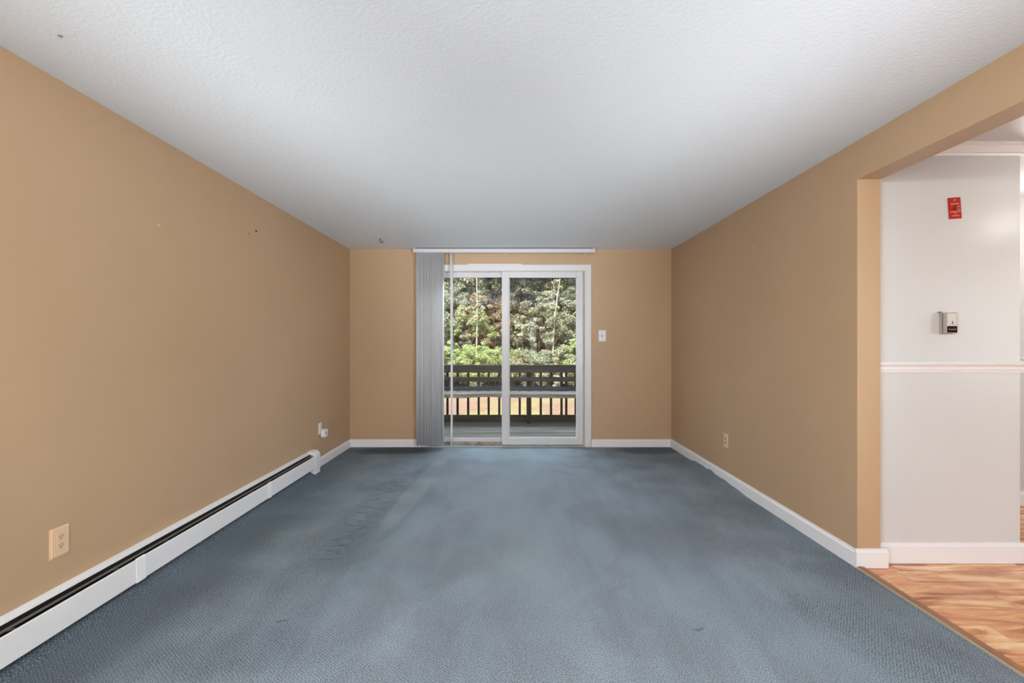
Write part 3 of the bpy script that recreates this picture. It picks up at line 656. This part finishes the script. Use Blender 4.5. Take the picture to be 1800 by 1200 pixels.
for b_ in (929.8, 745, 1154, 590):
    xc = (b_-CX)/F*YRL; bm = bmesh.new(); box(bm, xc-.041, xc+.041, YRL-.016, YRL+.066, -.5, zy(643, YRL)-.02); RK('post', bm, wood_bal, bevel=.003)
be = thing('deck_bench', 'low built-in bench with peeling grey boards in front of the deck railing', 'bench', (0, 7.5, DZ))
BE = lambda n_, bm, mm, par=be, **k: BK(n_, bm, mm, par, be, **k)
zs = zy(691.6, 7.42)
# worn front edge of the seat, slightly wavy
def board(x0, x1, y0_, y1_, z0_, z1_, n=80, amp=.006, seed=1):
    r_ = random.Random(seed); bm = bmesh.new(); prev = None; ph = r_.uniform(0, 9)
    for i in range(n+1):
        xx = x0+(x1-x0)*i/n; j = amp*(math.sin(xx*3.1+ph)+.6*math.sin(xx*7.7+ph*2)+r_.uniform(-.5, .5)); k_ = amp*.35*math.sin(xx*2+ph)
        ring = [bm.verts.new(p) for p in ((xx, y0_+j*.5, z0_+j), (xx, y1_, z0_), (xx, y1_, z1_), (xx, y0_+.01, z1_+k_), (xx, y0_+j*.4, z1_-.008+k_))]
        if prev:
            for q in range(5): bm.faces.new((prev[q], prev[(q+1) % 5], ring[(q+1) % 5], ring[q]))
        else: bm.faces.new(ring[::-1])
        prev = ring
    bm.faces.new(prev); return bm
BE('seat_board', board(-5, 5, 7.40, 7.54, zs-.065, zs, seed=2), wood_seat)
BE('seat_board', board(-5, 5, 7.548, 7.68, zs-.040, zs, amp=.003, seed=4), wood_seat)
BE('seat_board', board(-5, 5, 7.688, 7.79, zs-.040, zs, amp=.003, seed=6), wood_seat)
for b_ in (929.8, 745, 1154, 590):
    xc = (b_-CX)/F*YRL*.96; bm = bmesh.new(); box(bm, xc-.036, xc+.036, 7.60, 7.675, DZ+.003, zs-.041); BE('leg', bm, wood_bal, bevel=.003)

# ------------------------------------------------------------------ yard and hillside
def gz(x, y):
    z = -.62 if y < 15 else -.62+(y-15)*.03
    if y > 19.5: z += (y-19.5)*.55
    return z+.05*math.sin(x*.9+y*.5)*min(1, max(0, (y-9)/4))
def terrain(name, y0_, y1_, m, ny, dz=0):
    bm = bmesh.new(); gr = [[bm.verts.new((x_, y_, gz(x_, y_)+dz)) for x_ in np.linspace(-30, 30, 60)] for y_ in np.linspace(y0_, y1_, ny)]
    for i in range(ny-1):
        for j in range(59): bm.faces.new((gr[i][j], gr[i][j+1], gr[i+1][j+1], gr[i+1][j]))
    return struct(obj(name, bm, m, smooth=True))
terrain('lawn', -12, 17.6, lawn, 60); terrain('hillside', 17.6, 46, litter, 50)

# ------------------------------------------------------------------ trees and shrubs
def foliage_mesh(name, n, rx, rz, size, m, seed, clumps=40, hollow=.55):
    r = np.random.default_rng(seed)
    d = r.normal(size=(clumps, 3)); d /= np.linalg.norm(d, axis=1)[:, None]
    rad = hollow+(1-hollow)*r.random(clumps)
    cc = d*rad[:, None]*np.array([rx, rx, rz]); cs = (.08+.14*r.random(clumps)**1.5)*rx
    idx = r.integers(0, clumps, n)
    off = r.normal(size=(n, 3)); off /= np.linalg.norm(off, axis=1)[:, None]; off *= (r.random(n)**.45)[:, None]
    p = cc[idx]+off*cs[idx][:, None]*np.array([1.15, 1.15, .75]); p[:, 2] += rz
    nrm = off*.7+r.normal(size=(n, 3))*.75+np.array([0, -.15, .35]); nrm /= np.linalg.norm(nrm, axis=1)[:, None]
    a = np.cross(nrm, r.normal(size=(n, 3))); a /= np.linalg.norm(a, axis=1)[:, None]; b = np.cross(nrm, a)
    s = size*(.5+1.1*r.random(n)**2)[:, None]
    fold = nrm*s*.18
    v0 = p-a*s; v1 = p-b*s*.55+fold; v2 = p+a*s; v3 = p+b*s*.55+fold
    V = np.stack([v0, v1, v2, v3], 1).reshape(-1, 3)
    me = bpy.data.meshes.new(name); me.vertices.add(4*n); me.vertices.foreach_set('co', V.ravel())
    me.loops.add(4*n); me.loops.foreach_set('vertex_index', np.arange(4*n, dtype=np.int32))
    me.polygons.add(n); me.polygons.foreach_set('loop_start', np.arange(0, 4*n, 4, dtype=np.int32)); me.polygons.foreach_set('loop_total', np.full(n, 4, dtype=np.int32))
    me.update(); me.validate(); me.materials.append(m.m); return me
def trunk_bm(h, r0, seed, lean=.3, branches=5, base=.35):
    r = random.Random(seed); bm = bmesh.new(); pts = []; rad = []
    ph = r.uniform(0, 6)
    for i in range(9):
        f = i/8; pts.append(Vector((lean*f*f+.08*math.sin(f*5+ph), .08*math.cos(f*4+ph)-.08*math.cos(ph), h*f-.3*(i == 0)))); rad.append(r0*(1-.72*f))
    pts[0].x = pts[1].x; tube(bm, pts, rad, 8)
    for k in range(branches):
        f = base+(.9-base)*k/branches; i = int(f*8); p = pts[i]; a = r.uniform(0, 6.28); L = h*.22*r.uniform(.7, 1.2)
        tube(bm, [p, p+Vector((math.cos(a)*L*.5, math.sin(a)*L*.5, L*.35)), p+Vector((math.cos(a)*L, math.sin(a)*L, L*.9))], [rad[i]*.5, rad[i]*.35, rad[i]*.12], 5)
    return bm
def plant(name, label, cat, group, x_, y_, h_, fol, mat, rx, rz, zoff, r0, bark, seed, n, size, lean=.3, clumps=40, branches=5):
    z_ = gz(x_, y_)
    t = thing(name, label, cat, (x_, y_, z_), group)
    obj('trunk' if cat == 'tree' else 'stem', trunk_bm(h_, r0, seed, lean, branches), bark, t, smooth=True)
    o = bpy.data.objects.new('foliage', foliage_mesh('foliage', n, rx, rz, size, mat, seed, clumps)); C.objects.link(o); o.parent = t; o.location = (0, 0, zoff)
    return t
GT, GS = 'trees on the hillside behind the yard', 'shrubs along the far edge of the yard'
def sxp(p_, d): return (p_-CX)/F*d
# low shrubs (left pane bright, right pane darker)
for (lab, p_, d, h_, mat, rx, seed) in [
    ('bright yellow-green shrub seen at the left edge of the fixed pane', 790, 18.2, 1.75, L_bright, 1.05, 11),
    ('bright yellow-green shrub behind the railing in the middle of the left pane', 828, 17.9, 1.65, L_bright, 1.1, 12),
    ('pale green shrub behind the railing just left of the door mullion', 868, 18.3, 1.8, L_bright, 1.1, 13),
    ('dull rusty-leaved shrub just right of the door mullion, above the railing', 902, 18.6, 1.4, L_rust, .9, 14),
    ('blue-green shrub behind the railing near the wide railing post', 938, 18.1, 1.6, L_blue, 1.0, 15),
    ('grey-green shrub above the railing in the right part of the right pane', 978, 17.9, 1.75, L_mid, 1.1, 16),
    ('bright green shrub beside the right edge of the sliding pane', 1016, 18.3, 2.1, L_bright, 1.05, 17),
    ('green shrub hidden left of the blind stack', 735, 18.2, 2.0, L_mid, 1.3, 18),
    ('green shrub beyond the right of the door frame', 1062, 18.4, 2.0, L_mid, 1.3, 19)]:
    plant('shrub', lab, 'shrub', GS, sxp(p_, d), d, h_*.8, None, mat, rx, h_/2, .02, .03, bark_d, seed, 16000, .032, .1, 70, 6)
# middle storey
for (lab, p_, d, h_, mat, rx, seed) in [
    ('tall leafy green bush at the far left of the left pane', 792, 20.3, 3.9, L_mid, 1.35, 21),
    ('dense yellow-green bush in front of the pale trunk', 826, 20.1, 3.0, L_bright, 1.15, 22),
    ('pinkish rusty bush right of the pale trunk', 862, 20.8, 3.6, L_rust, 1.25, 23),
    ('dark bush with small leaves just right of the mullion', 912, 20.9, 3.5, L_dark, 1.2, 24),
    ('grey-green bush in the middle of the right pane', 948, 20.2, 3.4, L_mid, 1.2, 25),
    ('leafy bush below the slanting bare branch', 986, 20.6, 3.7, L_mid, 1.25, 26),
    ('bright green bush at the right edge of the right pane', 1018, 20.0, 4.0, L_blue, 1.2, 27),
    ('bush hidden behind the blind stack', 745, 20.4, 3.8, L_mid, 1.5, 28),
    ('bush beyond the right side of the door frame', 1070, 20.4, 3.8, L_dark, 1.5, 29)]:
    plant('bush', lab, 'bush', 'bushes at the foot of the hillside', sxp(p_, d), d, h_*.85, None, mat, rx, h_/2, .1, .045, bark_d, seed, 25000, .036, .25, 80, 7)
# trees
def slim(lab, p_, d, h_, mat, seed, lean, r0, twig):
    z_ = gz(sxp(p_, d), d); t = thing('tree', lab, 'tree', (sxp(p_, d), d, z_), GT)
    bm = trunk_bm(h_, r0, seed, lean, 4, .72)
    if twig: tube(bm, [Vector(q) for q in twig], [.03, .022, .012], 6)
    obj('trunk', bm, bark_p, t, smooth=True)
    o = bpy.data.objects.new('foliage', foliage_mesh('foliage', 9000, 1.5, 1.5, .05, mat, seed, 90)); C.objects.link(o); o.parent = t; o.location = (lean, 0, h_-2.9)
    o = bpy.data.objects.new('leaf_tuft', foliage_mesh('leaf_tuft', 2200, .6, .75, .036, mat, seed+50, 16)); C.objects.link(o); o.parent = t; o.location = (lean*.2, -.35, 2.35)
slim('slim pale-trunked tree standing in the upper middle of the left pane', 834.5, 19.3, 7.6, L_mid, 31, .25, .038, None)
slim('slim pale tree with a crooked trunk in the upper right of the right pane', 974, 19.3, 7.6, L_blue, 35, .75, .036, [(.42, 0, 2.55), (.72, -.05, 2.9), (1.0, -.1, 3.25)])
for (lab, p_, d, h_, mat, rx, seed, bark, lean, r0) in [
    ('tree with pale blue-green leaves at the upper left of the left pane', 796, 22.8, 8.0, L_blue, 2.0, 32, bark_d, .3, .12),
    ('dark-crowned tree right behind the door mullion', 884, 23.5, 8.5, L_dark, 2.1, 33, bark_d, -.2, .14),
    ('dark tree in the upper left of the right pane', 920, 22.6, 8.0, L_dark, 1.9, 34, bark_d, .2, .13),
    ('green-crowned tree behind the crooked pale tree', 974, 22.4, 8.5, L_mid, 1.9, 43, bark_d, .5, .12),
    ('green-crowned tree behind the slim tree of the left pane', 834, 22.4, 8.5, L_mid, 1.9, 44, bark_d, .15, .12),
    ('yellow-green tree at the upper right edge of the right pane', 1012, 23.2, 8.5, L_bright, 2.0, 36, bark_d, -.2, .12),
    ('tree far behind the blind stack', 740, 23.0, 8.5, L_mid, 2.3, 37, bark_d, .2, .14),
    ('tree far beyond the right door casing', 1065, 23.0, 8.5, L_mid, 2.3, 38, bark_d, -.2, .14),
    ('hilltop tree seen between the pale trunk and the mullion', 858, 26.5, 9.5, L_dark, 2.6, 39, bark_d, .2, .16),
    ('hilltop tree seen above the middle of the right pane', 950, 26.8, 9.5, L_mid, 2.6, 40, bark_d, -.1, .16),
    ('hilltop tree seen above the far left of the left pane', 790, 27.0, 9.5, L_dark, 2.7, 41, bark_d, .1, .16),
    ('hilltop tree at the far right behind the right pane', 1030, 27.0, 9.5, L_dark, 2.7, 42, bark_d, .1, .16)]:
    plant('tree', lab, 'tree', GT, sxp(p_, d), d, h_, None, mat, rx, h_*.42, h_*.16, r0, bark, seed, 34000, .047, lean, 120, 8)
